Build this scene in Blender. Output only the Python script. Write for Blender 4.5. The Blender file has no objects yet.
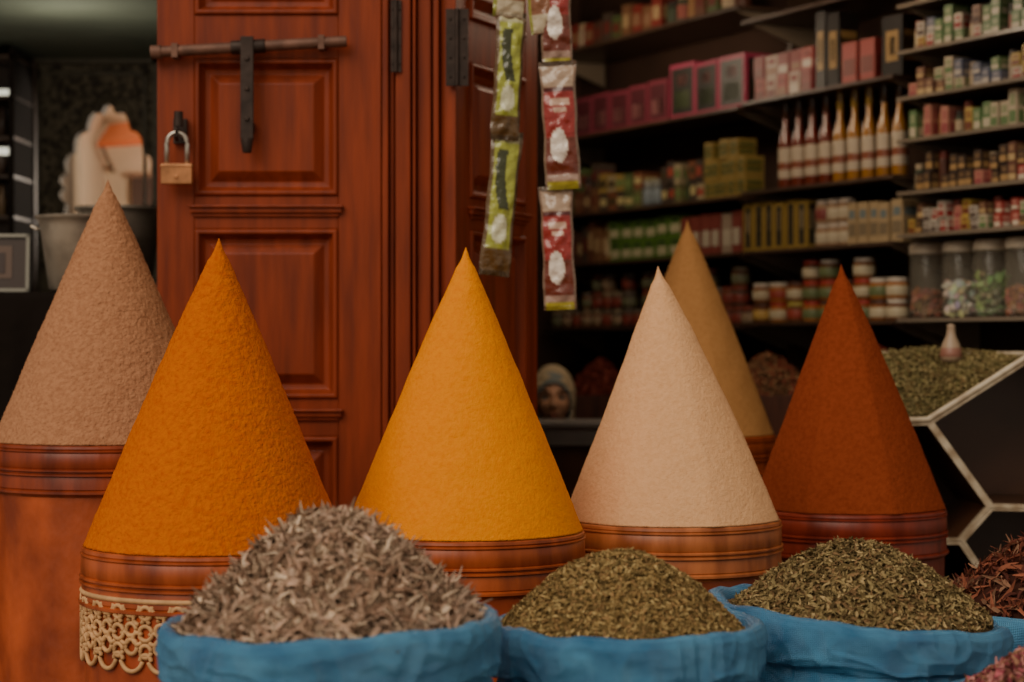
import bpy, math, random
import numpy as np
from mathutils import Vector, Matrix, noise
random.seed(7); rng=np.random.default_rng(7)
F=2000.0; CZ=1.35
def PX(u,d): return (u-512)/F*d
def PZ(v,d): return CZ-(v-341)/F*d
def lin(r,g,b):
    f=lambda c:(c/255/12.92 if c/255<=0.04045 else ((c/255+0.055)/1.055)**2.4)
    return (f(r),f(g),f(b),1.0)
# ---------------------------------------------------------------- materials
def mat(name,col=None,rough=0.6,metal=0,vcol=False,bumps=(),var=0.0,vscale=5,stretch=(1,1,1),coat=0,alpha=1,dark=None,trans=0,emit=None,spec=0.5,vdetail=4,rng_=(.35,.65)):
    m=bpy.data.materials.new(name); m.use_nodes=True
    nt=m.node_tree; N=nt.nodes; L=nt.links
    b=N['Principled BSDF']
    b.inputs['Roughness'].default_value=rough; b.inputs['Metallic'].default_value=metal
    b.inputs['Coat Weight'].default_value=coat; b.inputs['Alpha'].default_value=alpha
    b.inputs['Transmission Weight'].default_value=trans
    b.inputs['Specular IOR Level'].default_value=spec
    tc=N.new('ShaderNodeTexCoord'); mp=N.new('ShaderNodeMapping'); mp.inputs['Scale'].default_value=stretch
    L.new(tc.outputs['Object'],mp.inputs['Vector'])
    if vcol:
        a=N.new('ShaderNodeAttribute'); a.attribute_name='Col'; src=a.outputs['Color']
    else:
        r=N.new('ShaderNodeRGB'); r.outputs[0].default_value=col; src=r.outputs[0]
    if var>0:
        n=N.new('ShaderNodeTexNoise'); n.inputs['Scale'].default_value=vscale; n.inputs['Detail'].default_value=vdetail
        L.new(mp.outputs[0],n.inputs['Vector'])
        mr=N.new('ShaderNodeMapRange'); mr.inputs[1].default_value=rng_[0]; mr.inputs[2].default_value=rng_[1]
        L.new(n.outputs['Fac'],mr.inputs[0])
        mx=N.new('ShaderNodeMix'); mx.data_type='RGBA'
        L.new(mr.outputs[0],mx.inputs[0])
        if dark is not None: mx.inputs[6].default_value=dark
        else:
            hv=N.new('ShaderNodeHueSaturation'); hv.inputs['Value'].default_value=1-var
            L.new(src,hv.inputs['Color']); L.new(hv.outputs[0],mx.inputs[6])
        L.new(src,mx.inputs[7]); src=mx.outputs[2]
    L.new(src,b.inputs['Base Color'])
    if emit:
        b.inputs['Emission Color'].default_value=emit[0]; b.inputs['Emission Strength'].default_value=emit[1]
    prev=None
    for (sc,st,dist) in bumps:
        n=N.new('ShaderNodeTexNoise'); n.inputs['Scale'].default_value=sc; n.inputs['Detail'].default_value=2
        L.new(mp.outputs[0],n.inputs['Vector'])
        bp=N.new('ShaderNodeBump'); bp.inputs['Strength'].default_value=st; bp.inputs['Distance'].default_value=dist
        L.new(n.outputs['Fac'],bp.inputs['Height'])
        if prev: L.new(prev.outputs[0],bp.inputs['Normal'])
        prev=bp
    if prev: L.new(prev.outputs[0],b.inputs['Normal'])
    return m
# ---------------------------------------------------------------- mesh builder
class MB:
    def __init__(s): s.v=[];s.f=[];s.c=[];s.m=[]
    def add(s,vs,fs,col=(1,1,1,1),mi=0):
        o=len(s.v); s.v+= [tuple(p) for p in vs]; s.f+=[tuple(i+o for i in f) for f in fs]
        if len(col)==4 and not hasattr(col[0],'__len__'): s.c+=[tuple(col)]*len(vs)
        else: s.c+=[tuple(c) for c in col]
        s.m+=[mi]*len(fs)
    def obox(s,c,ax,ay,az,h,col=(1,1,1,1),mi=0):
        c=Vector(c);ax=Vector(ax);ay=Vector(ay);az=Vector(az);vs=[]
        for i in (-1,1):
            for j in (-1,1):
                for k in (-1,1): vs.append(c+ax*h[0]*i+ay*h[1]*j+az*h[2]*k)
        s.add(vs,[(0,1,3,2),(4,6,7,5),(0,4,5,1),(2,3,7,6),(0,2,6,4),(1,5,7,3)],col,mi)
    def box(s,x0,x1,y0,y1,z0,z1,col=(1,1,1,1),mi=0):
        s.obox(((x0+x1)/2,(y0+y1)/2,(z0+z1)/2),(1,0,0),(0,1,0),(0,0,1),((x1-x0)/2,(y1-y0)/2,(z1-z0)/2),col,mi)
    def lathe(s,prof,c,seg=32,col=(1,1,1,1),mi=0,fn=None,cols=None):
        vs=[];cc=[];fs=[];n=len(prof)
        for i,(r,z) in enumerate(prof):
            for j in range(seg):
                a=2*math.pi*j/seg; rr,zz=(r,z) if fn is None else fn(a,r,z,i)
                vs.append((c[0]+rr*math.cos(a),c[1]+rr*math.sin(a),c[2]+zz)); cc.append(cols[i] if cols else col)
        for i in range(n-1):
            for j in range(seg):
                k=(j+1)%seg; fs.append((i*seg+j,i*seg+k,(i+1)*seg+k,(i+1)*seg+j))
        if prof[0][0]>1e-5: fs.append(tuple(reversed(range(seg))))
        if prof[-1][0]>1e-5: fs.append(tuple((n-1)*seg+j for j in range(seg)))
        s.add(vs,fs,cc,mi)
    def tube(s,pts,r,seg=8,col=(1,1,1,1),mi=0,closed=False):
        pts=[Vector(p) for p in pts]; n=len(pts); vs=[];fs=[]
        up=Vector((0,0,1))
        for i,p in enumerate(pts):
            a=pts[(i-1)%n] if (closed or i>0) else p; b=pts[(i+1)%n] if (closed or i<n-1) else p
            t=(b-a).normalized(); q=t.cross(up)
            if q.length<.05: q=t.cross(Vector((0,1,0)))
            q.normalize(); w=t.cross(q)
            rr=r[i] if hasattr(r,'__len__') else r
            for j in range(seg):
                an=2*math.pi*j/seg; vs.append(p+(q*math.cos(an)+w*math.sin(an))*rr)
        for i in range(n if closed else n-1):
            k2=(i+1)%n
            for j in range(seg):
                k=(j+1)%seg; fs.append((i*seg+j,i*seg+k,k2*seg+k,k2*seg+j))
        if not closed: fs.append(tuple(reversed(range(seg)))); fs.append(tuple((n-1)*seg+j for j in range(seg)))
        s.add(vs,fs,col,mi)
    def obj(s,name,mats,smooth=False,parent=None,bevel=0,loc=(0,0,0),rot=None,auto=None):
        me=bpy.data.meshes.new(name); me.from_pydata(s.v,[],s.f); me.update()
        if not hasattr(mats,'__len__'): mats=[mats]
        for m in mats: me.materials.append(m)
        me.polygons.foreach_set('material_index',s.m)
        ca=me.color_attributes.new('Col','FLOAT_COLOR','POINT'); ca.data.foreach_set('color',np.array(s.c,dtype=np.float32).ravel())
        me.polygons.foreach_set('use_smooth',[smooth]*len(s.f))
        o=bpy.data.objects.new(name,me); bpy.context.scene.collection.objects.link(o)
        o.location=loc
        if rot: o.rotation_euler=rot
        if parent: o.parent=parent
        if bevel:
            b=o.modifiers.new('b','BEVEL'); b.width=bevel; b.segments=2; b.limit_method='ANGLE'
        if auto:
            me.set_sharp_from_angle(angle=math.radians(auto))
        return o
def empty(name,loc=(0,0,0)):
    e=bpy.data.objects.new(name,None); bpy.context.scene.collection.objects.link(e); e.location=loc; return e
def N3(x,y,z): return noise.noise(Vector((x,y,z)))
# ---------------------------------------------------------------- spice cones
def spice(name,u,vt,vb,hw,d,col,dark,grain=1.0,facet=0,coarse=0,lean=0.0,rim_col=(180,84,36),body_col=(184,80,32),style=0):
    x=PX(u,d); R=hw/F*d; zb=PZ(vb,d); zt=PZ(vt,d); H=zt-zb
    m=mat(name+'_powder',lin(*col),1.0,var=.3,vscale=90,dark=lin(*dark),bumps=[(130,.65*grain,.006),(380,.5,.003)],spec=.03,rng_=(.25,.6))
    mb=MB(); rings=170; seg=220; vs=[];fs=[]
    for i in range(rings+1):
        t=i/rings
        for j in range(seg):
            a=2*math.pi*j/seg; r=R*(1-t)**.955
            if t>.93: r*=(1-.2*math.sin((t-.93)/.07*math.pi))
            r=max(r,.0012)
            if facet:
                n=7; q=(a+.35)%(2*math.pi/n)-math.pi/n; fr=math.cos(math.pi/n)/math.cos(q); r*=1+(fr-.96)*facet
            ca,sa=math.cos(a),math.sin(a)
            dn=.0016*N3(ca*r*16+u,sa*r*16,t*10)+.0007*N3(ca*r*60+u,sa*r*60,t*38)+coarse*N3(ca*r*80,sa*r*80+u,t*H*130)
            dn*=min(1,r/.03)
            vs.append(((r+dn)*ca+lean*t*t,(r+dn)*sa,H*t))
    for i in range(rings):
        for j in range(seg):
            k=(j+1)%seg; fs.append((i*seg+j,i*seg+k,(i+1)*seg+k,(i+1)*seg+j))
    fs.append(tuple(rings*seg+j for j in range(seg))); fs.append(tuple(reversed(range(seg))))
    mb.add(vs,fs); mb.obj(name,m,True,loc=(x,d,zb+.001))
    mw=mat('painted_drum',lin(*body_col),.5,var=.5,vscale=9,dark=lin(body_col[0]*.66,body_col[1]*.55,body_col[2]*.5),bumps=[(35,.3,.008),(7,.2,.02)],stretch=(1,1,.6),rng_=(.3,.7))
    mr=mat('drum_rim',lin(*rim_col),.45,var=.5,vscale=16,dark=lin(rim_col[0]*.66,rim_col[1]*.55,rim_col[2]*.45),bumps=[(45,.25,.006)],stretch=(1,1,.25))
    B=MB(); Rb=R+.004
    p=[(Rb-.03,-.003),(Rb-.005,0),(Rb-.001,-.003),(Rb,-.008)]
    def bead(zc,w=.005,o=.004): return [(Rb-.002,zc+w),(Rb+o,zc+w*.4),(Rb+o,zc-w*.4),(Rb-.002,zc-w)]
    p+=bead(-.014,.003,.002)+[(Rb,-.02),(Rb+.001,-.050)]+bead(-.058,.004)+bead(-.068,.004)+[(Rb-.001,-.076),(Rb,-.10)]+bead(-.108,.006,.005)
    p+=[(Rb-.004,-.118)]
    B.lathe(p,(0,0,0),96,mi=1)
    B.lathe([(Rb-.005,-.116),(Rb-.008,-.3),(Rb-.01,-.6),(Rb-.01,-zb+.02),(Rb+.004,-zb+.02),(Rb+.004,-zb)],(0,0,0),96,mi=0)
    o=B.obj('spice_barrel',[mw,mr],True,loc=(x,d,zb),auto=40)
    return o,x,d,zb,Rb
spice('mauve_spice_cone',108,180,440,112,4.8,(182,130,96),(158,108,78),1.4,coarse=.0020,rim_col=(150,60,24),body_col=(186,82,30))
ob,ox,oy,oz,oR=spice('orange_spice_cone',216,239,543,130,4.0,(206,106,10),(190,88,8),1.1,coarse=.0014,lean=.006)
spice('turmeric_cone',464,248,530,119,4.3,(240,144,0),(232,132,0),.5,lean=.004)
spice('pale_pink_spice_cone',671,267,518,108,4.6,(230,178,132),(220,166,120),.6,facet=.25,lean=-.03,rim_col=(190,110,62),body_col=(160,78,42))
spice('beige_spice_cone',690,221,434,84,5.9,(178,128,78),(168,118,70),.5,facet=.2,lean=-.008)
spice('paprika_cone',847,265,507,96,5.1,(136,62,34),(122,52,26),.6,facet=.45,lean=-.015,rim_col=(140,48,24),body_col=(130,44,22))
# carved cream filigree band on the orange drum
mcream=mat('carved_cream',lin(216,166,114),.7,var=.3,vscale=30)
fl=MB(); zc0=-.146
def cyl(a,z,r=oR-.002): return (r*math.sin(a),-r*math.cos(a),z)
A0=-1.5; ncell=14; wa=.25
def arc(cx,cz,r,a0,a1,rad=.0046,n=14):
    fl.tube([cyl(cx+r*math.cos(a0+(a1-a0)*i/n)/oR,cz+r*math.sin(a0+(a1-a0)*i/n)) for i in range(n+1)],rad,6)
pi=math.pi
for i in range(ncell):
    cx=A0+i*wa; hw_=wa/2
    arc(cx,zc0+.006,.012,0,2*pi); arc(cx,zc0-.026,.014,0,2*pi); arc(cx,zc0+.052,.020,pi,2*pi)
    arc(cx-.065,zc0+.028,.012,-.5,pi*1.3); arc(cx+.065,zc0+.028,.012,pi*-.3,pi*1.5)
    arc(cx+hw_,zc0+.0,.014,0,2*pi); arc(cx+hw_,zc0+.038,.012,0,2*pi); arc(cx+.06,zc0-.010,.011,pi*.2,pi*1.8); arc(cx-.06,zc0-.010,.011,-pi*.8,pi*.8)
    arc(cx+hw_,zc0-.034,.012,0,2*pi); arc(cx,zc0-.046,.027,pi*1.08,pi*1.92); arc(cx+hw_,zc0-.052,.012,0,pi)
    arc(cx,zc0-.008,.004,0,2*pi,.004,8)
fl.tube([cyl(A0-.15+i*(ncell*wa)/60,zc0+.060) for i in range(61)],.0055,6)
f=fl.obj('carved_filigree_band',mcream,True); f.parent=ob; f.location=(0,0,0)
# ---------------------------------------------------------------- herb heaps
mflake=mat('dried_leaf',vcol=True,rough=.9,spec=.15)
def flakes(mb,P,nrm,n,ln,wd,pal,curl,tilt):
    nrm=nrm/np.linalg.norm(nrm,axis=1,keepdims=True)
    nrm=nrm+rng.normal(0,tilt,(n,3)); nrm/=np.linalg.norm(nrm,axis=1,keepdims=True)
    d=rng.normal(0,1,(n,3)); d-=nrm*np.sum(d*nrm,1,keepdims=True); d/=np.linalg.norm(d,axis=1,keepdims=True)
    w=np.cross(nrm,d)
    Ln=rng.uniform(ln[0],ln[1],n); W=rng.uniform(wd[0],wd[1],n); cu=rng.normal(0,1,n)*curl; tw=rng.normal(0,.6,n)*curl
    K=5
    pal=np.array([lin(*c) for c in pal]); ci=rng.integers(0,len(pal),n); cols=pal[ci]*rng.uniform(.7,1.2,(n,1)); cols[:,3]=1
    V=np.zeros((n,K,3,3))
    for k in range(K):
        t=k/(K-1)-.5; wk=W*(math.sin((t+.5)*math.pi*.86+.22))
        c=P+d*(Ln*t)[:,None]+nrm*(cu*Ln*.9*(t*t-.08))[:,None]+w*(tw*Ln*.5*(t*t))[:,None]
        ww=w*np.cos(tw*t)[:,None]+nrm*np.sin(tw*t)[:,None]; nn=nrm*np.cos(tw*t)[:,None]-w*np.sin(tw*t)[:,None]
        V[:,k,0]=c-ww*(wk*.5)[:,None]+nn*(wk*.3)[:,None]; V[:,k,1]=c; V[:,k,2]=c+ww*(wk*.5)[:,None]+nn*(wk*.3)[:,None]
    o=len(mb.v); mb.v+=[tuple(q) for q in V.reshape(-1,3).tolist()]
    mb.c+=[tuple(q) for q in np.repeat(cols,K*3,axis=0).tolist()]
    for i in range(n):
        b=o+i*K*3
        for k in range(K-1):
            q=b+k*3; mb.f+=[(q,q+1,q+4,q+3),(q+1,q+2,q+5,q+4)]; mb.m+=[0,0]
def heap(name,x,y,z,R,H,n,ln,wd,pal,p=1.3,base=(80,62,45),curl=1.0,tilt=.5,noise_h=.012,peak=0):
    def hz(px,py):
        r=np.sqrt(px*px+py*py)/R
        return H*np.clip(1-np.power(np.clip(np.sqrt(r*r+peak*peak)-peak*(1-r),0,1),p),0,1)
    mb=MB(); vs=[];fs=[];rn=40;sg=72
    for i in range(rn+1):
        rr=R*i/rn
        for j in range(sg):
            a=2*math.pi*j/sg; px,py=rr*math.cos(a),rr*math.sin(a)
            vs.append((px,py,float(hz(np.array(px),np.array(py)))-.006+noise_h*N3(px*14+x*9,py*14,3.1)))
    for i in range(rn):
        for j in range(sg):
            k=(j+1)%sg; fs.append((i*sg+j,(i+1)*sg+j,(i+1)*sg+k,i*sg+k))
    mb.add(vs,fs,lin(*base))
    r=R*np.sqrt(rng.random(n))*.995; a=rng.random(n)*2*np.pi
    px=r*np.cos(a);py=r*np.sin(a); e=.004
    gx=(hz(px+e,py)-hz(px-e,py))/(2*e); gy=(hz(px,py+e)-hz(px,py-e))/(2*e)
    nz=np.array([noise_h*N3(float(q)*14+x*9,float(w)*14,3.1) for q,w in zip(px,py)])
    pz=hz(px,py)+nz+rng.random(n)*.008
    flakes(mb,np.stack([px,py,pz],1),np.stack([-gx,-gy,np.ones(n)],1),n,ln,wd,pal,curl,tilt)
    return mb.obj(name,mflake,False,loc=(x,y,z))
# ---------------------------------------------------------------- sacks
msack=mat('woven_blue_plastic',lin(84,150,192),.42,var=.4,vscale=14,dark=lin(46,106,152),bumps=[(9,.5,.025),(30,.3,.008)],stretch=(.8,.8,1.3),rng_=(.3,.7))
nt=msack.node_tree
bs=nt.nodes['Principled BSDF']; tcw=[n for n in nt.nodes if n.type=='TEX_COORD'][0]
for sc_,ax_ in ((95,'Z'),(95,'X')):
    wv=nt.nodes.new('ShaderNodeTexWave'); wv.inputs['Scale'].default_value=sc_; wv.bands_direction=ax_; wv.inputs['Distortion'].default_value=1.0
    nt.links.new(tcw.outputs['Object'],wv.inputs['Vector'])
    bpw=nt.nodes.new('ShaderNodeBump'); bpw.inputs['Strength'].default_value=.5; bpw.inputs['Distance'].default_value=.003
    old=bs.inputs['Normal'].links[0].from_socket
    nt.links.new(wv.outputs['Fac'],bpw.inputs['Height']); nt.links.new(old,bpw.inputs['Normal']); nt.links.new(bpw.outputs[0],bs.inputs['Normal'])
PLAT=.30
def ridge(v): return max(0,1-abs(v)*3.2)**2
def sack(x,y,z,R,seed,tilt=(0,0),amp=1.0):
    p0=[(R-.05,-.05),(R-.035,-.015),(R-.026,.004),(R-.014,.012),(R-.003,.008),(R+.003,-.004),(R+.004,-.02),(R+.002,-.04),(R+.001,-.058),(R-.003,-.072),(R-.010,-.074),(R-.014,-.078),(R-.014,-.095),(R-.009,-.12),(R-.003,-.16),(R+.0,-.22),(R-.002,-.3),(R-.008,-.38),(R-.02,-.46),(R-.05,PLAT-z+.02),(R-.09,PLAT-z+.001)]
    prof=[];idx=[]
    for i in range(len(p0)-1):
        m_=4 if 4<=i<=17 else 1
        for q in range(m_):
            t=q/m_; prof.append((p0[i][0]*(1-t)+p0[i+1][0]*t,p0[i][1]*(1-t)+p0[i+1][1]*t)); idx.append(i+t)
    prof.append(p0[-1]); idx.append(len(p0)-1); n=len(p0)
    def fn(a,r,zz,ii):
        i=idx[ii]; ca,sa=math.cos(a),math.sin(a)
        k=min(1,max(0,(-zz)/.12))
        w=N3(ca*1.6+seed,sa*1.6,0)*.016 + N3(ca*5+seed,sa*5,1)*.005
        r2=r+w*(.35+.5*k)*amp+ .010*k*N3(ca*6+seed,sa*6,zz*9+ca*3)
        top=1 if i<n-2 else 0
        dz=(N3(ca*2.0+seed,sa*2.0,5)*.012+N3(ca*7+seed,sa*7,7)*.003)*(1 if i<13 else max(0,1-k))*amp
        if 7<=i<=10: dz+=N3(ca*2.5+seed,sa*2.5,11)*.024*amp*(1-abs(i-8.7)/2.5)
        dz+=(tilt[0]*ca+tilt[1]*sa)*(1-k*.6)*top
        if 3<=i<n-3:
            wx=.3*N3(ca*4,sa*4,zz*6+seed); kk=.35+.65*k
            r2+=(.007*ridge(N3(ca*6+seed+wx,sa*6+wx,zz*10))+.005*ridge(N3(ca*2.5+seed,sa*2.5+wx,zz*30+2))-.003)*kk+.0015*math.sin(a*37+9*N3(ca*2,sa*2,seed))*(N3(ca*3+seed,sa*3,zz*5)+.3)
        return r2,zz+dz*top
    mb=MB(); mb.lathe(prof,(0,0,0),340,fn=fn)
    return mb.obj('blue_woven_sack',msack,True,loc=(x,y,z))
def sk(u,d,v,hw,seed,**k):
    x=PX(u,d); z=PZ(v,d); R=hw/F*d; sack(x,d,z,R,seed,**k); return x,d,z,R
x,y,z,R=sk(330,3.2,624,169,1.3,tilt=(.008,.0))
heap('dried_verbena_heap',x+.006,y,z-.012,R-.026,.188,4200,(.028,.07),(.004,.011),[(200,168,146),(176,146,124),(218,194,168),(148,118,98),(188,162,142),(122,98,80),(164,140,118)],p=1.35,base=(76,58,46),curl=1.2,tilt=.42,peak=.12,noise_h=.018)
x,y,z,R=sk(627,3.5,627,137,4.1)
heap('dried_mint_heap',x-.012,y,z-.008,R-.020,.135,9000,(.006,.016),(.002,.006),[(166,140,92),(146,120,76),(182,158,108),(124,104,66),(158,126,84)],p=1.5,base=(114,94,60),tilt=.45,noise_h=.006,peak=.15)
x,y,z,R=sk(857,3.85,614,147,8.6,tilt=(-.028,.0))
heap('dried_thyme_heap',x-.006,y,z-.010,R-.022,.143,8500,(.008,.024),(.003,.008),[(146,126,86),(120,102,68),(172,150,108),(98,82,54),(136,108,76),(156,138,96)],p=1.45,base=(86,70,46),tilt=.5,noise_h=.008,peak=.12)
x,y,z,R=sk(1080,4.4,606,155,12.2)
heap('dried_chili_heap',x,y,z-.01,R-.03,.19,1500,(.03,.07),(.006,.013),[(128,72,54),(104,56,44),(150,90,68),(88,48,40),(136,100,78)],p=1.5,base=(60,32,24),curl=1.3,tilt=.6)
x,y,z,R=sk(1088,3.3,696,136,15.2)
heap('dried_rosebud_heap',x-.01,y,z-.01,R-.02,.09,2600,(.01,.022),(.008,.014),[(176,96,104),(140,66,76),(198,136,130),(110,70,60),(164,120,96)],p=1.8,base=(90,46,46),curl=2,tilt=.8)
mwood=mat('dark_wood',lin(92,48,28),.5,var=.5,vscale=6,stretch=(6,6,.6),bumps=[(20,.3,.005)])
mb=MB()
mb.box(-.75,1.75,2.85,3.70,PLAT-.03,PLAT); mb.box(.36,1.75,3.70,4.15,PLAT-.03,PLAT); mb.box(1.12,1.75,4.15,4.8,PLAT-.03,PLAT)
for bx in (-.7,.5,1.7):
    for by in (2.9,3.65): mb.box(bx-.03,bx+.03,by-.03,by+.03,0,PLAT-.03)
for by in (4.1,4.75): 
    for bx in (1.16,1.7): mb.box(bx-.03,bx+.03,by-.03,by+.03,0,PLAT-.03)
mb.obj('display_bench',mwood)
# ---------------------------------------------------------------- carved doors
mdoor=mat('varnished_red_wood',lin(152,60,24),.5,var=.6,vscale=5,dark=lin(98,34,13),stretch=(6,6,.6),bumps=[(14,.15,.004),(60,.1,.002)],coat=.03,spec=.3,rng_=(.2,.75))
miron=mat('aged_iron',lin(66,52,46),.55,metal=.5,var=.4,vscale=25,bumps=[(60,.3,.003)])
mrust=mat('rusty_iron',lin(128,90,74),.6,metal=.3,var=.5,vscale=20,bumps=[(50,.4,.003)])
def door(name,W,Zt,loc,rotz,stL=.1,stR=.1):
    mb=MB(); T=.045
    zs=[(.22,1.085),(1.185,1.64),(1.728,2.095),(2.212,2.62)]
    mb.box(0,stL,0,T,0,Zt); mb.box(W-stR,W,0,T,0,Zt)
    prev=.0
    for a,b in zs: mb.box(stL,W-stR,.001,T-.001,prev,a); prev=b
    mb.box(stL,W-stR,.001,T-.001,prev,Zt)
    for a,b in zs:
        for sgn in (0,1):
            x0,x1=stL,W-stR
            lv=[(0,.0),(.004,-.007),(.013,-.007),(.018,.006),(.026,.020),(.040,.022),(.062,.006),(.066,.003)]
            vs=[]
            for ins,dy in lv:
                yy=(dy) if sgn==0 else T-dy
                vs+=[(x0+ins,yy,a+ins),(x1-ins,yy,a+ins),(x1-ins,yy,b-ins),(x0+ins,yy,b-ins)]
            fs=[]
            for i in range(len(lv)-1):
                for j in range(4):
                    k=(j+1)%4; fs.append((i*4+j,i*4+k,i*4+4+k,i*4+4+j))
            q=(len(lv)-1)*4; fs.append((q,q+1,q+2,q+3))
            mb.add(vs,fs)
    for zc in (1.69,1.145):
        mb.box(stL-.01,W-stR+.01,-.014,0,zc-.008,zc+.008); mb.box(stL-.002,W-stR+.002,-.007,0,zc-.018,zc-.008)
        mb.box(stL-.014,W-stR+.014,-.022,0,zc+.006,zc+.013)
    o=mb.obj(name,mdoor,bevel=.0025,loc=loc,rot=(0,0,rotz)); return o
d1x=PX(157,5.35); d1=door('carved_wooden_door',.60,2.72,(d1x,5.35,.01),0,.1,.115)
ang=math.atan2(.50,.219)
d2=door('carved_wooden_door',.56,2.72,(PX(452,5.35)+.01,5.33,.01),ang,.09,.09)
mb=MB(); x0=d1x+.603; x1=PX(450,5.35)
mb.box(x0,x1,5.37,5.5,0,2.75)
w=(x1-x0)
for (a,b,dp) in [(0,.09,.03),(.11,.17,.012),(.2,.42,.034),(.46,.50,.05),(.52,.72,.028),(.76,.84,.045),(.87,1.0,.02)]:
    mb.box(x0+w*a,x0+w*b,5.37-dp,5.38,0,2.75)
mb.obj('door_post',mdoor,bevel=.003)
mb=MB()
def hinge(x,y,z0,z1,wd):
    mb.box(x-wd,x-.004,y-.006,y,z0,z1); mb.box(x+.004,x+wd,y-.006,y,z0,z1)
    mb.lathe([(0.0,z0),(.006,z0),(.006,z1),(0,z1)],(x,y-.008,0),12)
    for k in range(4):
        zz=z0+(z1-z0)*(k+.5)/4
        for sx in (-1,1): mb.lathe([(0,-.003),(.004,-.003),(.004,.0),(0,0.0)],(x+sx*wd*.6,y-.006,zz),8)
hinge(PX(396,5.33),5.335,PZ(72,5.33),PZ(0,5.33),.014)
hinge(PX(457,5.3),5.32,PZ(85,5.3),PZ(8,5.3),.03)
mb.obj('door_hinges',miron,auto=30)
e=empty('door_bolt',(0,0,0))
mb=MB(); yb=5.33; dd=5.33
mb.tube([(PX(153,dd),yb-.012,PZ(53,dd)),(PX(347,dd),yb-.012,PZ(42,dd))],.015,12)
mb.tube([(PX(152,dd),yb-.012,PZ(53.2,dd)),(PX(162,dd),yb-.012,PZ(52.5,dd))],.019,12)
for u in (176,322):
    v=53-(u-153)*.057; mb.box(PX(u-3,dd),PX(u+3,dd),yb-.029,5.349,PZ(v+7,dd),PZ(v-7,dd))
mb.obj('rod',mrust,parent=e,auto=40)
mb=MB()
mb.box(PX(242,dd),PX(255,dd),yb-.034,yb-.024,PZ(140,dd),PZ(38,dd))
mb.tube([(PX(232,dd),yb-.012,PZ(48.5,dd)),(PX(266,dd),yb-.012,PZ(46.5,dd))],.019,12)
for u,v in ((248.5,60),(248.5,90),(248.5,120)): mb.tube([(PX(u,dd),yb-.039,PZ(v,dd)),(PX(u,dd),yb-.01,PZ(v,dd))],.007,10)
mb.tube([(PX(248.5,dd),yb-.03,PZ(140,dd)),(PX(248.5,dd),yb-.03,PZ(154,dd))],[.018,.012],10)
mb.box(PX(243,dd),PX(254,dd),yb-.026,5.349,PZ(132,dd),PZ(122,dd))
mb.obj('hasp',miron,bevel=.002,parent=e,auto=40)
mbrass=mat('worn_brass',lin(196,134,88),.4,metal=.5,var=.4,vscale=30); msteel=mat('steel',lin(190,180,168),.3,metal=.8)
e=empty('padlock',(PX(177,5.3),5.3,PZ(174,5.3)))
mb=MB(); mb.box(-.041,.041,-.013,.013,-.027,.027); mb.box(-.043,.043,-.0145,.0145,.018,.023); mb.tube([(0,-.016,-.008),(0,-.012,-.008)],.006,10); mb.obj('body',mbrass,bevel=.006,parent=e)
mb=MB(); pts=[(-.027,0,.02),(-.027,0,.07)]+[(-.027*math.cos(t),0,.08+.03*math.sin(t)) for t in np.linspace(0,math.pi,14)]+[(.027,0,.07),(.027,0,.02)]
mb.tube(pts,.0065,10); mb.obj('shackle',msteel,True,parent=e)
mb=MB(); mb.tube([(0,.045,.115),(0,-.012,.118),(.0,-.02,.10),(0,.0,.09)],.006,8); mb.box(-.016,.02,.034,.049,.085,.15); mb.lathe([(0,-.02),(.012,-.02),(.012,.02),(0,.02)],(.005,-.006,.145),12); mb.obj('staple',miron,parent=e)
# ---------------------------------------------------------------- hanging packet strips
mpk=mat('glossy_wrapper',vcol=True,rough=.25,coat=.5,bumps=[(30,.6,.012),(70,.5,.005)])
def sm(x): return max(0,min(1,x))
def packet(mb,cx,cy,cz,w,h,rot,yaw,kind):
    nx,nz=22,56
    for side in (-1,1):
        vs=[];cs=[];fs=[]
        for k in range(nz+1):
            t=k/nz
            for i in range(nx+1):
                s=i/nx
                th=.016*(max(0,math.sin(math.pi*s))**.5)*(max(0,math.sin(math.pi*sm((t-.05)/.9)))**.45)
                wr=.006*N3(s*4+cx*30,t*13+cz*7,kind*3)
                ww=w*(1-.07*math.sin(math.pi*t)+.03*math.sin(t*17+cx*9))
                X=(s-.5)*ww; Z=(.5-t)*h; Y=side*(th)+wr
                c,sn=math.cos(rot),math.sin(rot); X,Z=X*c-Z*sn,X*sn+Z*c
                cyw,syw=math.cos(yaw),math.sin(yaw); X,Y=X*cyw-Y*syw,X*syw+Y*cyw
                vs.append((cx+X,cy+Y,cz+Z))
                if kind==0:
                    c3=(150,46,42)
                    if t<.2: c3=(176,150,128) if t>.05 else (120,100,84)
                    elif t<.24: c3=(80,26,26)
                    elif t>.93: c3=(178,166,60)
                    elif t>.88: c3=(170,140,126)
                    elif ((s-.45)/.25)**2+((t-.66)/.13)**2<1: c3=(226,212,198)
                    elif .3<t<.34 and .25<s<.8 or .37<t<.40 and .35<s<.7: c3=(206,170,150)
                    elif t>.6: c3=(110,50,36)
                    if s<.09 or s>.93: c3=(130,104,86)
                elif kind==1:
                    c3=(160,164,62)
                    if t<.08: c3=(186,180,140)
                    elif ((s-.55+.2*math.sin(t*6))/.17)**2<1 and .14<t<.55: c3=(60,64,34)
                    elif ((s-.5)/.27)**2+((t-.68)/.1)**2<1: c3=(212,210,176)
                    elif t>.82: c3=(96,70,38)
                    if s<.12 or s>.88: c3=(100,76,50)
                else:
                    c3=(138,90,62) if (int(t*7)%3) else (200,184,156)
                    if s<.12: c3=(150,150,60)
                cs.append(lin(*c3))
        for k in range(nz):
            for i in range(nx):
                a=k*(nx+1)+i; fs.append((a,a+nx+1,a+nx+2,a+1) if side==-1 else (a,a+1,a+nx+2,a+nx+1))
        mb.add(vs,fs,cs)
dp=5.12
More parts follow.
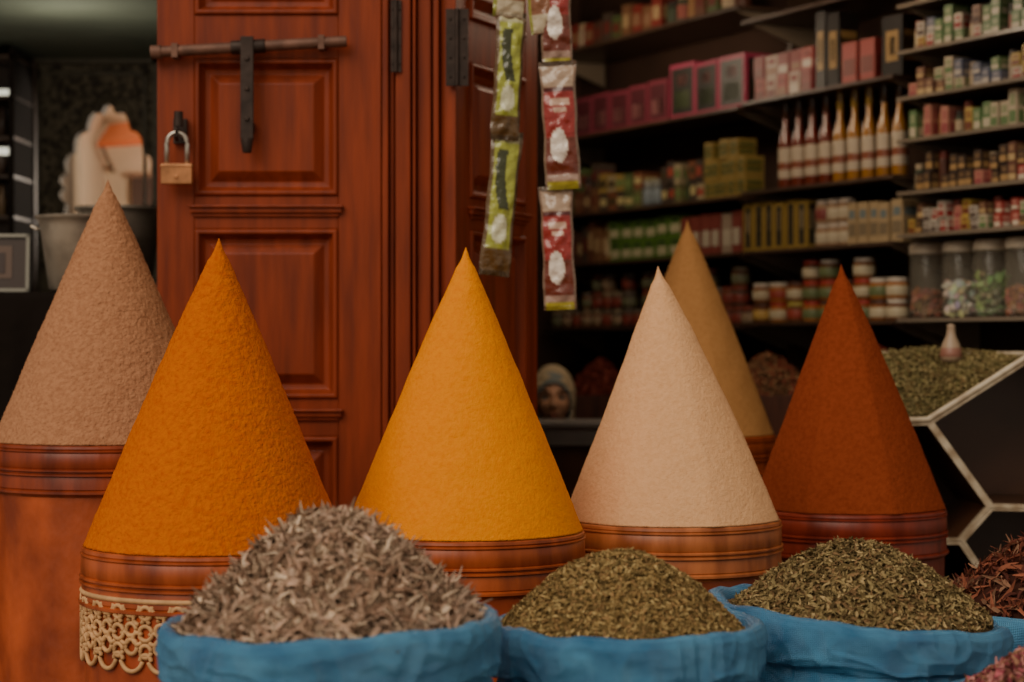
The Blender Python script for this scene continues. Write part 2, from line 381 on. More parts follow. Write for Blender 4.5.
mb=MB()
for u,v0,v1,wd,r,k in [(513,-95,18,32,.1,2),(508,12,140,30,.06,1),(501,130,276,32,.10,1)]:
    packet(mb,PX(u,dp),dp+.01*(v0>100),PZ((v0+v1)/2,dp),wd/F*dp,(v1-v0)/F*dp,-r,.2,k)
mb.tube([(PX(513,dp),dp+.02,2.6),(PX(508,dp),dp+.02,2.2),(PX(503,dp),dp+.02,1.7)],.002,6,lin(200,190,170))
mb.obj('hanging_packet_strip',mpk,True)
mb=MB()
for u,v0,v1,wd,r,k in [(538,-90,34,27,.1,2),(556,-60,66,32,.02,0),(560,62,190,37,.05,0),(558,186,310,34,.04,0)]:
    packet(mb,PX(u,dp),dp-.02*(v0==62),PZ((v0+v1)/2,dp),wd/F*dp,(v1-v0)/F*dp,r,-.1,k)
mb.tube([(PX(556,dp),dp+.02,2.6),(PX(559,dp),dp+.02,2.1),(PX(558,dp),dp+.02,1.6)],.002,6,lin(200,190,170))
mb.obj('hanging_packet_strip',mpk,True)
# ---------------------------------------------------------------- shop side wall with shelves
S0=Vector((.15,9.0,0)); DR=Vector((1.6,-3.1,0)).normalized(); NR=Vector((DR.y,-DR.x,0)).normalized()
ZA=Vector((0,0,1))
def s_of(u):
    k=(u-512)/F; return (k*S0.y-S0.x)/(DR.x-k*DR.y)
def SP(s,t,z): return S0+DR*s+NR*t+ZA*z
def zv(u,v): return PZ(v,S0.y+DR.y*s_of(u))
mwall=mat('dark_shop_wall',lin(76,52,40),.9,var=.3,vscale=3,bumps=[(20,.2,.01)])
mb=MB(); mb.obox(SP(1.75,-.35,1.5),DR,NR,ZA,(2.1,.04,1.48)); mb.obj('wall_right',mwall)
mshelf=mat('shelf_board',lin(84,64,52),.35,var=.3,vscale=8)
medge=mat('shelf_edge_glass',lin(132,118,102),.3)
mprod=mat('printed_cartons',vcol=True,rough=.45)
SH=MB()
def shelf(u0,u1,z,edge=0):
    a,b=s_of(u0),s_of(u1)
    SH.obox(SP((a+b)/2,-.13,z-.008),DR,NR,ZA,((b-a)/2,.165,.007),mi=0)
    SH.obox(SP((a+b)/2,.037,z-.008),DR,NR,ZA,((b-a)/2,.003,.006),mi=edge)
    for s in (a+.04,b-.04):
        SH.add([SP(s-.006,-.28,z-.016),SP(s-.006,.02,z-.016),SP(s-.006,-.28,z-.12),SP(s+.006,-.28,z-.016),SP(s+.006,.02,z-.016),SP(s+.006,-.28,z-.12)],[(0,1,2),(3,5,4),(0,3,4,1),(1,4,5,2),(0,2,5,3)],mi=1)
zA=[zv(660,v) for v in (28,122,205,258,326)]; zB=[zv(828,v) for v in (2,88,183,246,321)]; zC=[zv(965,v) for v in (-8,40,88,132,186,230,317)]
for z in zA: shelf(546,746,z,0)
for z in zB: shelf(750,902,z,0)
for z in zC: shelf(906,1064,z,1)
for u in (748,904,1066):
    SH.obox(SP(s_of(u),-.24,1.95),DR,NR,ZA,(.012,.05,1.0),mi=0)
SH.obj('product_shelving',[mshelf,medge])
def carton(mb,s,t,z,w,dpt,h,col,labs=(),yaw=0):
    ax=DR*math.cos(yaw)+NR*math.sin(yaw); ay=-DR*math.sin(yaw)+NR*math.cos(yaw)
    c=SP(s,t-dpt/2,z+h/2)
    mb.obox(c,ax,ay,ZA,(w/2,dpt/2,h/2),lin(*col))
    for (a0,a1,b0,b1,lc) in labs:
        mb.obox(c+ax*((a0+a1)/2-.5)*w+ay*(dpt/2+.0006)+ZA*((b0+b1)/2-.5)*h,ax,ay,ZA,((a1-a0)/2*w,.0008,(b1-b0)/2*h),lin(*lc))
        mb.obox(c+ax*(w/2+.0006)+ZA*((b0+b1)/2-.5)*h,ax,ay,ZA,(.0008,dpt*.38,(b1-b0)/2*h),lin(*lc))
G=random.choice
def jar(mb,s,t,z,r,h,col,lid,lab=None):
    c=SP(s,t,z)
    mb.lathe([(0,0),(r*.9,0),(r,.01),(r,h*.72),(r*.8,h*.8)],c,20,lin(*col))
    mb.lathe([(r*.84,h*.8),(r*.9,h*.8),(r*.9,h*.99),(r*.8,h),(0,h)],c,20,lin(*lid))
    if lab: mb.lathe([(r*1.01,h*.15),(r*1.02,h*.16),(r*1.02,h*.6),(r*1.01,h*.61)],c,20,lin(*lab))
def row(mb,u0,u1,z,hpx,n,fn,stack=1,dpt=.09,gap=.93,t=.0,hv=.06,jars=0):
    a,b=s_of(u0),s_of(u1); d=S0.y+DR.y*(a+b)/2; h=hpx/F*d; w=(b-a)/n
    for i in range(n):
        if jars and random.random()<jars:
            jar(mb,a+w*(i+.5),t-.04,z,w*.42,h*random.uniform(.7,1.05),G([(90,50,36),(60,70,50),(150,110,70),(170,150,130)]),G([(50,40,36),(180,160,130),(130,60,50)]),G([(190,170,140),(150,80,70),None])); continue
        if stack>1 and random.random()<.12: ns=stack-1
        else: ns=stack
        zz=z
        for k in range(ns):
            col,labs=fn(i,k); hh=h/stack*random.uniform(1-hv,1+hv*.3)
            carton(mb,a+w*(i+.5),t+random.uniform(-.01,.0),zz,w*gap*random.uniform(.92,1),dpt,hh*.985,col,labs,random.uniform(-.06,.06)); zz+=hh
def f_pink(i,k): return (180,64,98),[(.07,.93,.08,.92,(44,42,36)),(.2,.8,.18,.5,(78,90,56)),(.3,.7,.6,.8,(140,90,86))]
def f_pink2(i,k): return (136,58,74),[(.1,.9,.1,.9,(90,42,50)),(.2,.8,.2,.55,(160,106,106))]
def f_misc(i,k):
    c=G([(160,136,80),(96,110,70),(80,68,60),(134,84,62),(116,112,76),(164,150,120)]); return c,[(.1,.9,.3,.7,G([(196,182,130),(84,72,50),(170,80,66),(116,136,84)]))]
def f_green(i,k): return (90,126,54),[(.1,.9,.15,.55,(186,180,148)),(.2,.8,.65,.85,(60,84,46))]
def f_dark(i,k): return G([(92,64,54),(110,70,54),(80,68,60),(124,88,64),(130,52,46),(84,98,60)]),[(.15,.85,.3,.7,G([(142,108,84),(174,148,110),(112,54,48)]))]
def f_black(i,k): return (34,28,26),[(.2,.8,.25,.75,(160,128,78)),(.35,.65,.35,.65,(40,34,30))]
def f_red(i,k): return G([(160,70,66),(184,164,150),(136,52,56),(184,164,150)]),[(.1,.9,.1,.45,G([(204,190,178),(120,56,54),(150,110,90)])),(.2,.8,.6,.85,(130,50,48))]
def f_yb(i,k): return (160,132,66),[(.25,.8,.08,.92,(56,52,42)),(.42,.66,.4,.8,(170,152,122))]
def f_tan(i,k): return (176,152,116),[(.1,.9,.2,.5,(132,116,92)),(.2,.8,.62,.82,(112,126,128))]
fam=[0]
def f_small(i,k):
    if random.random()<.45: fam[0]=random.randrange(11)
    c=[(198,188,170),(192,176,150),(190,130,112),(166,62,56),(92,126,76),(190,180,166),(184,156,80),(110,70,56),(150,116,98),(86,92,118),(60,44,38)][fam[0]]
    l1=[(156,50,48),(96,126,76),(160,76,80),(210,196,174),(200,188,164),(90,72,64),(120,60,40),(196,168,120),(82,50,42),(190,180,170),(176,140,90)][fam[0]]
    return c,[(.08,.92,.1,.42,l1),(.2,.8,.55,.85,tuple((a+b)//2 for a,b in zip(c,l1)))]
P1=MB()
row(P1,572,668,zA[1],42,5,f_pink2,dpt=.12); row(P1,668,744,zA[1],56,3,f_pink,dpt=.14,gap=.97)
row(P1,556,740,zA[0],34,18,f_dark,hv=.3,jars=.25)
row(P1,752,812,zB[1],46,5,f_red,stack=2); row(P1,814,838,zB[1],78,2,f_black); row(P1,840,876,zB[1],44,2,lambda i,k:((150,56,50),[(.1,.9,.2,.6,(112,44,40))])); row(P1,880,901,zB[1],62,1,f_black)
row(P1,550,596,zA[2],48,8,f_dark,stack=2,jars=.2); row(P1,598,640,zA[2],38,5,f_misc,stack=2,hv=.2); row(P1,660,702,zA[2],44,6,f_misc,stack=2,jars=.25,hv=.2); row(P1,702,744,zA[2],60,5,lambda i,k:((156,132,74),[(.1,.9,.2,.8,(104,104,56)),(.2,.8,.4,.6,(176,154,84))]),stack=3)
row(P1,552,606,zA[3],40,9,f_dark,jars=.3,hv=.3); row(P1,608,680,zA[3],42,6,f_green,stack=2); row(P1,680,740,zA[3],42,6,lambda i,k:(G([(96,86,116),(136,66,60),(160,142,124)]),[(.1,.9,.2,.6,(190,180,160))]),jars=.2)
row(P1,742,806,zB[3],50,6,f_yb); row(P1,846,900,zB[3],42,5,f_tan,stack=1)
P1.obj('carton_assortment',mprod)
P2=MB()
for (zi,h,n,st) in [(0,40,10,1),(1,38,12,2),(2,36,12,2),(3,34,14,1),(4,40,14,2),(5,32,15,2)]:
    row(P2,907,1062,zC[zi],h,n+4,f_small,stack=st,dpt=.07,gap=.92,hv=.35,jars=.22)
P2.obj('small_carton_assortment',mprod)
J=MB()
a,b=s_of(810),s_of(844)
for i in range(3):
    for k in range(2): jar(J,a+(b-a)*(i+.5)/3,-.04,zB[3]+k*.085,.033,.083,(160,126,96),(194,180,164),G([(190,176,150),(134,64,60)]))
for u,n in ((754,2),(771,2),(788,2),(804,3),(821,3),(838,2),(855,3),(871,2),(888,2)):
    for k in range(n): jar(J,s_of(u),-.04,zB[4]+k*.074,.039,.072,G([(140,84,40),(170,108,50),(116,70,40)]),G([(176,66,56),(204,192,176),(186,170,90),(90,60,50)]),G([(194,180,150),(196,160,90),(160,70,56),(110,120,80)]))
for u in range(552,744,10):
    for k in range(random.choice([1,2,2,3])): jar(J,s_of(u),-.04,zA[4]+k*.075,.036,.073,G([(96,60,48),(120,76,54),(80,68,58)]),G([(136,66,52),(110,100,90),(150,136,112)]),G([(150,128,104),(134,60,50),(110,110,84)]))
for u in range(642,660,9): jar(J,s_of(u),-.04,zA[2],.03,.11,(96,104,108),(150,150,140),(130,142,150))
J.obj('jar_assortment',mprod,True,auto=40)
mbot=mat('bottle_glass',vcol=True,rough=.12,coat=.5)
Bm=MB(); a,b=s_of(768),s_of(896); hb=92/F*7.1
for i in range(9):
    s=a+(b-a)*(i+.5)/9; c=SP(s,-.05,zB[2]); r=.027; h=hb
    col=lin(*( (120,52,36) if i<4 else (170,116,46) )); cap=lin(*( (70,44,34) if i<4 else (150,120,60) if i<7 else (60,44,36)))
    Bm.lathe([(0,0),(r*.9,0),(r,.008),(r,h*.5),(r*.85,h*.58),(r*.42,h*.7),(r*.36,h*.86)],c,18,col)
    Bm.lathe([(r*.4,h*.8),(r*.48,h*.81),(r*.46,h*.99),(0,h)],c,14,cap)
    Bm.lathe([(r*1.01,h*.12),(r*1.03,h*.13),(r*1.03,h*.46),(r*1.01,h*.47)],c,18,lin(204,188,166))
    Bm.lathe([(r*1.035,h*.22),(r*1.04,h*.22),(r*1.04,h*.3),(r*1.035,h*.3)],c,18,lin(150,90,70))
Bm.obj('syrup_bottles',mbot,True,auto=40)
mglass=mat('clear_glass',lin(200,190,170),.06,alpha=.16,coat=.6)
for i,(u,cc) in enumerate([(909,(140,84,56)),(942,(206,196,180)),(973,(112,140,84)),(1005,(150,90,66)),(1042,(160,140,100))]):
    c=SP(s_of(u),-.08,zC[6]); r=.062; h=.245; e=empty('glass_storage_jar',c)
    q=MB(); q.lathe([(r*.8,0),(r*.97,.006),(r,.02),(r,h*.84),(r*.86,h*.9),(r*.84,h*.93)],(0,0,0),28)
    for zr in (.0,.84): q.tube([(r*1.0*math.cos(t),r*1.0*math.sin(t),.02+h*zr*.95) for t in np.linspace(0,2*math.pi,28,endpoint=False)],.0025,6,closed=True)
    q.obj('glass_body',mglass,True,parent=e)
    q=MB(); q.lathe([(r*.8,h*.88),(r*1.0,h*.88),(r*1.02,h*.98),(r*.9,h*1.02),(0,h*1.03)],(0,0,0),28,lin(210,194,170)); q.obj('lid',mprod,True,parent=e,auto=40)
    q=MB()
    for k in range(130):
        rr=r*.8*math.sqrt(random.random()); an=random.random()*6.28; zz=.012+random.random()*h*(.32+.1*(i%3))
        q.obox((rr*math.cos(an),rr*math.sin(an),zz),Vector((random.random(),random.random(),random.random())).normalized(),Vector((random.random(),-random.random(),random.random())).normalized(),Vector((-.5,random.random(),random.random())).normalized(),(.009,.007,.008),tuple(v*random.uniform(.6,1.3) for v in lin(*cc)[:3])+(1,))
    q.obj('contents',mprod,parent=e)
# ---------------------------------------------------------------- spice bins at the foot of the shelves
for (u,d,v,hw,cols,nm) in [(600,8.0,398,34,[(140,66,56),(116,54,46),(160,84,70)],'hibiscus_heap'),(768,7.0,398,50,[(126,90,64),(150,112,80),(140,70,54)],'cinnamon_heap'),(690,7.4,398,40,[(110,92,60),(134,112,74)],'anise_heap'),(876,6.35,394,34,[(150,66,48),(124,50,38)],'red_petal_heap')]:
    x=PX(u,d); z=PZ(v,d); R=hw/F*d
    heap(nm,x,d,z,R,.15,1100,(.012,.03),(.006,.012),cols,p=1.5,base=tuple(c*.7 for c in cols[0]))
    mb=MB(); mb.box(x-R-.02,x+R+.02,d-R-.02,d+R+.02,.0,z-.03); mb.box(x-R-.02,x-R,d-R-.02,d+R+.02,z-.03,z+.015); mb.box(x+R,x+R+.02,d-R-.02,d+R+.02,z-.03,z+.015)
    mb.box(x-R,x+R,d-R-.02,d-R,z-.03,z+.015); mb.box(x-R,x+R,d+R,d+R+.02,z-.03,z+.015); mb.obj('wooden_spice_bin',mwood)
# ---------------------------------------------------------------- hexagonal display
mwhite=mat('worn_white_trim',lin(206,190,164),.5,var=.4,vscale=20,dark=lin(150,126,98)); mblk=mat('dark_interior',lin(88,54,34),.35,var=.4,vscale=5)
HX=MB()
cells=[[(1.144,1.127),(1.4245,1.306),(1.64,1.306),(1.82,1.10),(1.62,.885),(1.3145,.891)],
       [(1.3145,.889),(1.235,.80),(1.33,.66),(1.60,.66),(1.70,.77),(1.62,.883)],
       [(1.144,1.127),(1.3145,.891),(1.235,.80),(1.03,.80),(.98,.95),(1.06,1.125)],
       [(1.235,.798),(1.33,.66),(1.25,.45),(1.03,.45),(.98,.62),(1.03,.798)],
       [(1.33,.658),(1.25,.45),(1.33,.27),(1.6,.27),(1.72,.45),(1.60,.658)]]
yf=5.5; yk=5.9
for ce in cells:
    n=len(ce); cx=sum(p[0] for p in ce)/n; cz=sum(p[1] for p in ce)/n
    inn=[(p[0]+(cx-p[0])*.05,p[1]+(cz-p[1])*.05) for p in ce]
    vs=[(p[0],yf,p[1]) for p in ce]+[(p[0],yf,p[1]) for p in inn]+[(p[0],yf+.02,p[1]) for p in inn]+[(p[0],yf+.02,p[1]) for p in ce]
    fs=[]
    for i in range(n):
        k=(i+1)%n; fs+=[(i,k,n+k,n+i),(n+i,n+k,2*n+k,2*n+i),(i,3*n+i,3*n+k,k)]
    HX.add(vs,fs,mi=0)
    vs=[(p[0],yf+.02,p[1]) for p in inn]+[(p[0],yk,p[1]) for p in inn]+[(p[0],yf+.02,p[1]) for p in ce]+[(p[0],yk,p[1]) for p in ce]
    fs=[tuple(range(n,2*n)),]
    for i in range(n):
        k=(i+1)%n; fs+=[(i,k,n+k,n+i),(2*n+i,3*n+i,3*n+k,2*n+k)]
    HX.add(vs,fs,mi=1)
HX.box(1.0,1.75,yf+.03,yk-.02,0,.28,mi=1)
zl=[(.985,1.235),(1.055,1.132),(1.144,1.134),(1.4245,1.312)]
for a,b in zip(zl[:-1],zl[1:]):
    HX.tube([(a[0],yf,a[1]),(b[0],yf,b[1])],.008,8,mi=0)
HX.tube([(.985,yf,1.235),(.985,yk+.02,1.31)],.007,8,mi=0); HX.tube([(.985,yk+.02,1.312),(1.64,yk+.02,1.312)],.007,8,mi=0); HX.tube([(1.4245,yf,1.312),(1.64,yf,1.312)],.007,8,mi=0)
HX.add([(.985,yf,1.235),(1.055,yf,1.127),(1.055,yk,1.127),(.985,yk+.02,1.31)],[(0,1,2,3)],mi=1)
HX.obj('hexagonal_display_stand',[mwhite,mblk])
def hzf(x):
    if x<1.055: return 1.235+(x-.985)/.07*(-.10)
    if x<1.144: return 1.134
    return 1.134+(x-1.144)/.2805*.178
def bed(x,y):
    t=(y-yf-.01)/(yk-yf-.01); f=hzf(x); b=1.335-.10*abs(x-1.21)
    return f-.004+(max(b,f)-f)*(t**.8 if t>0 else 0)
mb=MB(); nx,ny=40,24; vs=[]
for j in range(ny+1):
    for i in range(nx+1):
        xx=.99+.43*i/nx; yy=yf+.01+(yk-yf-.01)*j/ny; vs.append((xx,yy,bed(xx,yy)-.004+.006*N3(xx*20,yy*20,1)))
fs=[(j*(nx+1)+i,j*(nx+1)+i+1,(j+1)*(nx+1)+i+1,(j+1)*(nx+1)+i) for j in range(ny) for i in range(nx)]
o_=len(vs)
for i in range(nx+1): xx=.99+.43*i/nx; vs.append((xx,yk,hzf(xx)-.006))
fs+=[(ny*(nx+1)+i,ny*(nx+1)+i+1,o_+i+1,o_+i) for i in range(nx)]
mb.add(vs,fs,lin(84,74,46))
nn=3600; xs=rng.uniform(1.0,1.41,nn); ys=rng.uniform(yf+.015,yk-.01,nn)
P=np.array([(a,b,bed(a,b)+.004+.006*N3(a*20,b*20,1)+random.random()*.004) for a,b in zip(xs.tolist(),ys.tolist())])
flakes(mb,P,np.tile(np.array([[0,-.35,1.0]]),(nn,1)),nn,(.008,.02),(.003,.008),[(134,120,78),(112,102,64),(156,140,98),(120,98,64)],1.0,.5)
mb.obj('dried_herb_bed',mflake)
mb=MB(); c=(PX(951,5.75),5.75,bed(PX(951,5.75),5.75)+.003)
mb.lathe([(0,0),(.026,0),(.032,.015),(.026,.05),(.014,.075),(.011,.10),(.013,.105),(.0,.11)],c,20,lin(160,136,112)); mb.lathe([(.0325,.015),(.033,.016),(.028,.040),(.027,.041)],c,20,lin(138,92,76))
mb.obj('small_flask',mprod,True)
# ---------------------------------------------------------------- counter + seated woman
mgrey=mat('grey_counter',lin(126,118,112),.5,var=.3,vscale=6)
mb=MB(); mb.box(-.12,.36,6.95,7.2,.985,1.068,mi=0); mb.box(-.1,.34,6.99,7.15,0,.985,mi=1); mb.box(-.13,.37,6.93,7.2,1.05,1.07,mi=0)
mb.obj('shop_counter',[mgrey,mblk],bevel=.004)
hx,hy,hz=PX(553,7.5),7.5,PZ(398,7.5)
W=empty('seated_woman',(hx,hy,hz))
mskin=mat('skin',lin(224,168,134),.55,var=.12,vscale=6)
import bmesh
def head():
    bm=bmesh.new(); bmesh.ops.create_icosphere(bm,subdivisions=5,radius=1)
    g=lambda x,z,x0,z0,sx,sz: math.exp(-((x-x0)/sx)**2-((z-z0)/sz)**2)
    for v in bm.verts:
        x,y,z=v.co; X=x*.072; Y=y*.092; Z=z*.112
        if Z<0: X*=1-.28*(Z/-.112)**1.6
        if Y<0:
            f=-y
            d=0
            d+=.024*g(X,Z,0,-.026,.011,.014)+.012*g(X,Z,0,-.008,.008,.022)
            d+=.006*g(X,Z,0,.022,.045,.010)
            d-=.010*(g(X,Z,.030,.004,.014,.010)+g(X,Z,-.030,.004,.014,.010))
            d+=.007*(g(X,Z,.040,-.026,.018,.018)+g(X,Z,-.040,-.026,.018,.018))
            d+=.008*g(X,Z,0,-.060,.020,.007)-.004*g(X,Z,0,-.0615,.022,.002)
            d+=.010*g(X,Z,0,-.093,.020,.014)
            Y-=d*min(1,f*1.6)
        v.co=(X,Y,Z)
    me=bpy.data.meshes.new('head'); bm.to_mesh(me); bm.free()
    for p in me.polygons: p.use_smooth=True
    me.materials.append(mskin); o=bpy.data.objects.new('head',me); bpy.context.scene.collection.objects.link(o); o.parent=W
head()
mface=mat('face_details',vcol=True,rough=.4)
mb=MB()
for sx in (-1,1):
    def eyeball(r,c,col): mb.lathe([(r*math.cos(t),r*math.sin(t)) for t in np.linspace(-math.pi/2,math.pi/2,10)],c,16,col)
    eyeball(.0115,(sx*.030,-.0745,.003),lin(200,190,180)); eyeball(.006,(sx*.030,-.0815,.003),lin(36,22,16))
    mb.tube([(sx*.044,-.076,.0),(sx*.038,-.083,.010),(sx*.030,-.087,.0125),(sx*.022,-.085,.010),(sx*.016,-.083,.001)],.0018,6,lin(40,24,18))
    mb.tube([(sx*.050,-.070,.022),(sx*.040,-.084,.029),(sx*.028,-.091,.030),(sx*.014,-.094,.025)],[.0015,.003,.0032,.002],6,lin(50,32,24))
mb.tube([(-.022,-.078,-.061),(-.010,-.092,-.058),(0,-.094,-.060),(.010,-.092,-.058),(.022,-.078,-.061)],[.001,.0035,.0035,.0035,.001],8,lin(150,74,66))
mb.tube([(-.018,-.080,-.064),(0,-.093,-.068),(.018,-.080,-.064)],[.001,.0045,.001],8,lin(160,84,74))
mb.obj('eyes_brows_lips',mface,True,parent=W)
mscarf=mat('cream_headscarf',lin(206,184,150),.85,var=.25,vscale=12,bumps=[(18,.5,.01)]); mband=mat('blue_grey_underscarf',lin(132,138,136),.85,bumps=[(30,.3,.005)])
def shell(name,sc,m,hole,off,fold):
    bm=bmesh.new(); bmesh.ops.create_uvsphere(bm,u_segments=96,v_segments=72,radius=1)
    for v in bm.verts:
        x,y,z=v.co
        k=1+fold*N3(x*1.5,y*1.5,z*6)
        flare=1+max(0,-z-.35)*.55
        v.co=(x*sc[0]*k*flare+off[0],y*sc[1]*k*(1+max(0,-z-.35)*.2)+off[1],z*sc[2]*k+off[2]-max(0,-z-.5)*.05)
    rem=[f for f in bm.faces if f.calc_center_median().y<-.01 and (f.calc_center_median().x/hole[0])**2+((f.calc_center_median().z-hole[2])/hole[1])**2<1]
    bmesh.ops.delete(bm,geom=rem,context='FACES')
    me=bpy.data.meshes.new(name); bm.to_mesh(me); bm.free()
    for p in me.polygons: p.use_smooth=True
    me.materials.append(m); o=bpy.data.objects.new(name,me); bpy.context.scene.collection.objects.link(o); o.parent=W
    s=o.modifiers.new('s','SOLIDIFY'); s.thickness=.004
shell('underscarf',(.079,.103,.118),mband,(.066,.090,-.032),(0,.0,.002),.0)
shell('headscarf',(.087,.108,.128),mscarf,(.072,.104,-.030),(0,.006,-.002),.03)
def skinned(name,pts,edges,rad,m,lv=2):
    me=bpy.data.meshes.new(name); me.from_pydata(pts,edges,[]); o=bpy.data.objects.new(name,me); bpy.context.scene.collection.objects.link(o)
    o.modifiers.new('sk','SKIN'); sv=me.skin_vertices[0].data
    for i,r in enumerate(rad): sv[i].radius=(r,r*(.8 if r>.08 else 1))
    sv[0].use_root=True
    s=o.modifiers.new('ss','SUBSURF'); s.levels=lv; s.render_levels=lv
    me.materials.append(m); o.parent=W; return o
mrobe=mat('dark_robe',lin(70,56,60),.9,var=.3,vscale=8,bumps=[(12,.5,.02)])
Z=-hz
pts=[(0,.03,.52+Z),(0,.03,.68+Z),(0,.02,.85+Z),(0,.01,.955+Z),(0,.005,1.02+Z),
 (.15,.02,.93+Z),(.20,.0,.70+Z),(.13,-.16,.60+Z),(-.15,.02,.93+Z),(-.20,.0,.70+Z),(-.13,-.16,.60+Z),
 (.1,-.0,.50+Z),(.12,-.17,.5+Z),(.12,-.175,.28+Z),(.12,-.17,.07+Z),(-.1,0,.50+Z),(-.12,-.17,.5+Z),(-.12,-.175,.28+Z),(-.12,-.17,.07+Z)]
ed=[(0,1),(1,2),(2,3),(3,4),(3,5),(5,6),(6,7),(3,8),(8,9),(9,10),(0,11),(11,12),(12,13),(13,14),(0,15),(15,16),(16,17),(17,18)]
skinned('robed_body',pts,ed,[.15,.135,.14,.09,.045,.065,.05,.036,.065,.05,.036,.1,.075,.07,.06,.1,.075,.07,.06],mrobe)
for sx in (-1,1):
    wr=Vector((sx*.13,-.16,.60+Z)); hp=[tuple(wr),tuple(wr+Vector((-sx*.035,-.03,-.004)))]; he=[(0,1)]; hr=[.022,.026]
    for k,(o_,l) in enumerate([(-.022,.062),(-.008,.072),(.008,.068),(.022,.055)]):
        b=wr+Vector((-sx*.06,-.045+o_*.9,o_*.3)); dr=Vector((-sx*.8,-.25,-.2)).normalized(); i0=len(hp)
        hp+= [tuple(b),tuple(b+dr*l*.5),tuple(b+dr*l*.85+Vector((0,0,-.012)))]; he+=[(1,i0),(i0,i0+1),(i0+1,i0+2)]; hr+=[.009,.0085,.007]
    i0=len(hp); b=wr+Vector((-sx*.03,-.055,.012)); hp+=[tuple(b),tuple(b+Vector((-sx*.035,-.02,.0)))]; he+=[(1,i0),(i0,i0+1)]; hr+=[.010,.008]
    skinned('hand_%s'%('left' if sx>0 else 'right'),hp,he,hr,mskin)
mb=MB(); mb.lathe([(.15,.38),(.16,.39),(.16,.405),(.15,.41)],(hx,hy+.06,0),24)
for a in range(4): mb.tube([(hx+.1*math.cos(a*1.57+.78),hy+.06+.1*math.sin(a*1.57+.78),.39),(hx+.14*math.cos(a*1.57+.78),hy+.06+.14*math.sin(a*1.57+.78),0)],.015,8)
mb.obj('wooden_stool',mwood,True,auto=40)
# ---------------------------------------------------------------- left interior
mplast=mat('grey_green_plaster',lin(104,108,90),.9,var=.25,vscale=3,bumps=[(15,.2,.01)])
mdk=mat('dim_wall',lin(84,76,64),.9,var=.3,vscale=3)
def wall(name,m,*b):
    q=MB(); q.box(*b); return q.obj(name,m)
fx0,fx1=PX(25,8),PX(163,8); fz1=PZ(58,8); fz0=1.25
q=MB(); q.box(-3,fx0,8.0,8.1,0,2.9); q.box(fx1,-.37,8.0,8.1,0,2.9); q.box(fx0,fx1,8.0,8.1,0,fz0); q.box(fx0,fx1,8.0,8.1,fz1,2.9); q.obj('wall_left_partition',mdk)
mcarv=mat('carved_dark_plaster',lin(122,108,86),.7,var=.6,vscale=50,dark=lin(60,50,40),bumps=[(50,1.0,.02)],vdetail=1,rng_=(.40,.58))
mtrim=mat('carved_trim',lin(104,92,72),.6,var=.4,vscale=30)
ax,az=PX(110,8),PZ(188,8)
q=MB(); n=480; inner=[];outer=[]
for i in range(n):
    a=2*math.pi*i/n; c,s=math.cos(a),math.sin(a)
    r=.165+.016*abs(math.sin(a*9))
    k0=1.0+(.75 if s>0 else .9)*abs(s)**1.6
    if s>0: k0+=.12*s**12
    inner.append((ax+r*c*(1.12),az+r*s*k0))
    k=min((fx1-ax)/c if c>0 else (fx0-ax)/c if c<0 else 9,(fz1-az)/s if s>0 else (fz0-az)/s if s<0 else 9); outer.append((ax+k*c,az+k*s))
vs=[(p[0],7.97,p[1]) for p in inner]+[(p[0],7.97,p[1]) for p in outer]+[(p[0],8.05,p[1]) for p in inner]
fs=[]
for i in range(n):
    k=(i+1)%n; fs+=[(i,n+i,n+k,k),(i,k,2*n+k,2*n+i)]
q.add(vs,fs); q.tube([(p[0],7.965,p[1]) for p in inner],.006,6,closed=True,mi=1)
m2=[(ax+(p[0]-ax)*1.12,az+(p[1]-az)*1.10) for p in inner]; q.tube([(p[0],7.965,p[1]) for p in m2],.005,6,closed=True,mi=1)
for (xa,xb,za,zb) in ((fx0,fx1,fz1-.03,fz1+.02),(fx0,fx1,fz0,fz0+.04),(fx0-.01,fx0+.03,fz0,fz1),(fx1-.03,fx1+.01,fz0,fz1)): q.box(xa,xb,7.93,7.98,za,zb,mi=1)
for (xa,xb,za,zb) in ((fx0+.06,fx1-.06,fz1-.075,fz1-.062),(fx0+.06,fx0+.072,fz0+.05,fz1-.06),(fx1-.072,fx1-.06,fz0+.05,fz1-.06)): q.box(xa,xb,7.955,7.97,za,zb,mi=1)
q.obj('carved_arch_frame',[mcarv,mtrim])
# made-up courtyard standing in for the reflection in the arch mirror: pale walls at different depths, an orange awning, a dark doorway
wall('wall_standin_courtyard',mat('pale_plaster',lin(222,190,156),.9,var=.3,vscale=2),-2.9,-.4,9.8,9.9,0,2.9)
q=MB()
q.add([(-1.97,9.5,PZ(142,9.5)),(-1.0,9.5,PZ(128,9.5)),(-1.0,9.79,PZ(96,9.7)),(-1.97,9.79,PZ(122,9.7))],[(0,1,2,3)],lin(206,100,44))
q.add([(-1.97,9.5,PZ(148,9.5)),(-1.0,9.5,PZ(134,9.5)),(-1.0,9.5,PZ(128,9.5)),(-1.97,9.5,PZ(142,9.5))],[(0,1,2,3)],lin(190,88,40))
for i in range(2): q.tube([(-1.95+i*.93,9.5,PZ(146-i*14,9.5)),(-1.95+i*.93,9.79,PZ(170,9.7))],.01,6,lin(90,60,44))
q.obj('orange_awning',mprod,True)
q=MB(); q.box(-2.85,-2.02,9.3,9.799,0,2.6,lin(150,128,108)); q.box(-2.03,-2.0,9.28,9.799,0,2.62,lin(196,168,140)); q.obj('standin_courtyard_pillar',mprod)
q=MB(); q.box(-1.86,-1.72,9.77,9.799,.6,PZ(176,9.7),lin(84,60,48)); q.box(-1.88,-1.70,9.76,9.799,PZ(176,9.7),PZ(172,9.7),lin(150,112,86)); q.obj('window_1',mprod)
q=MB()
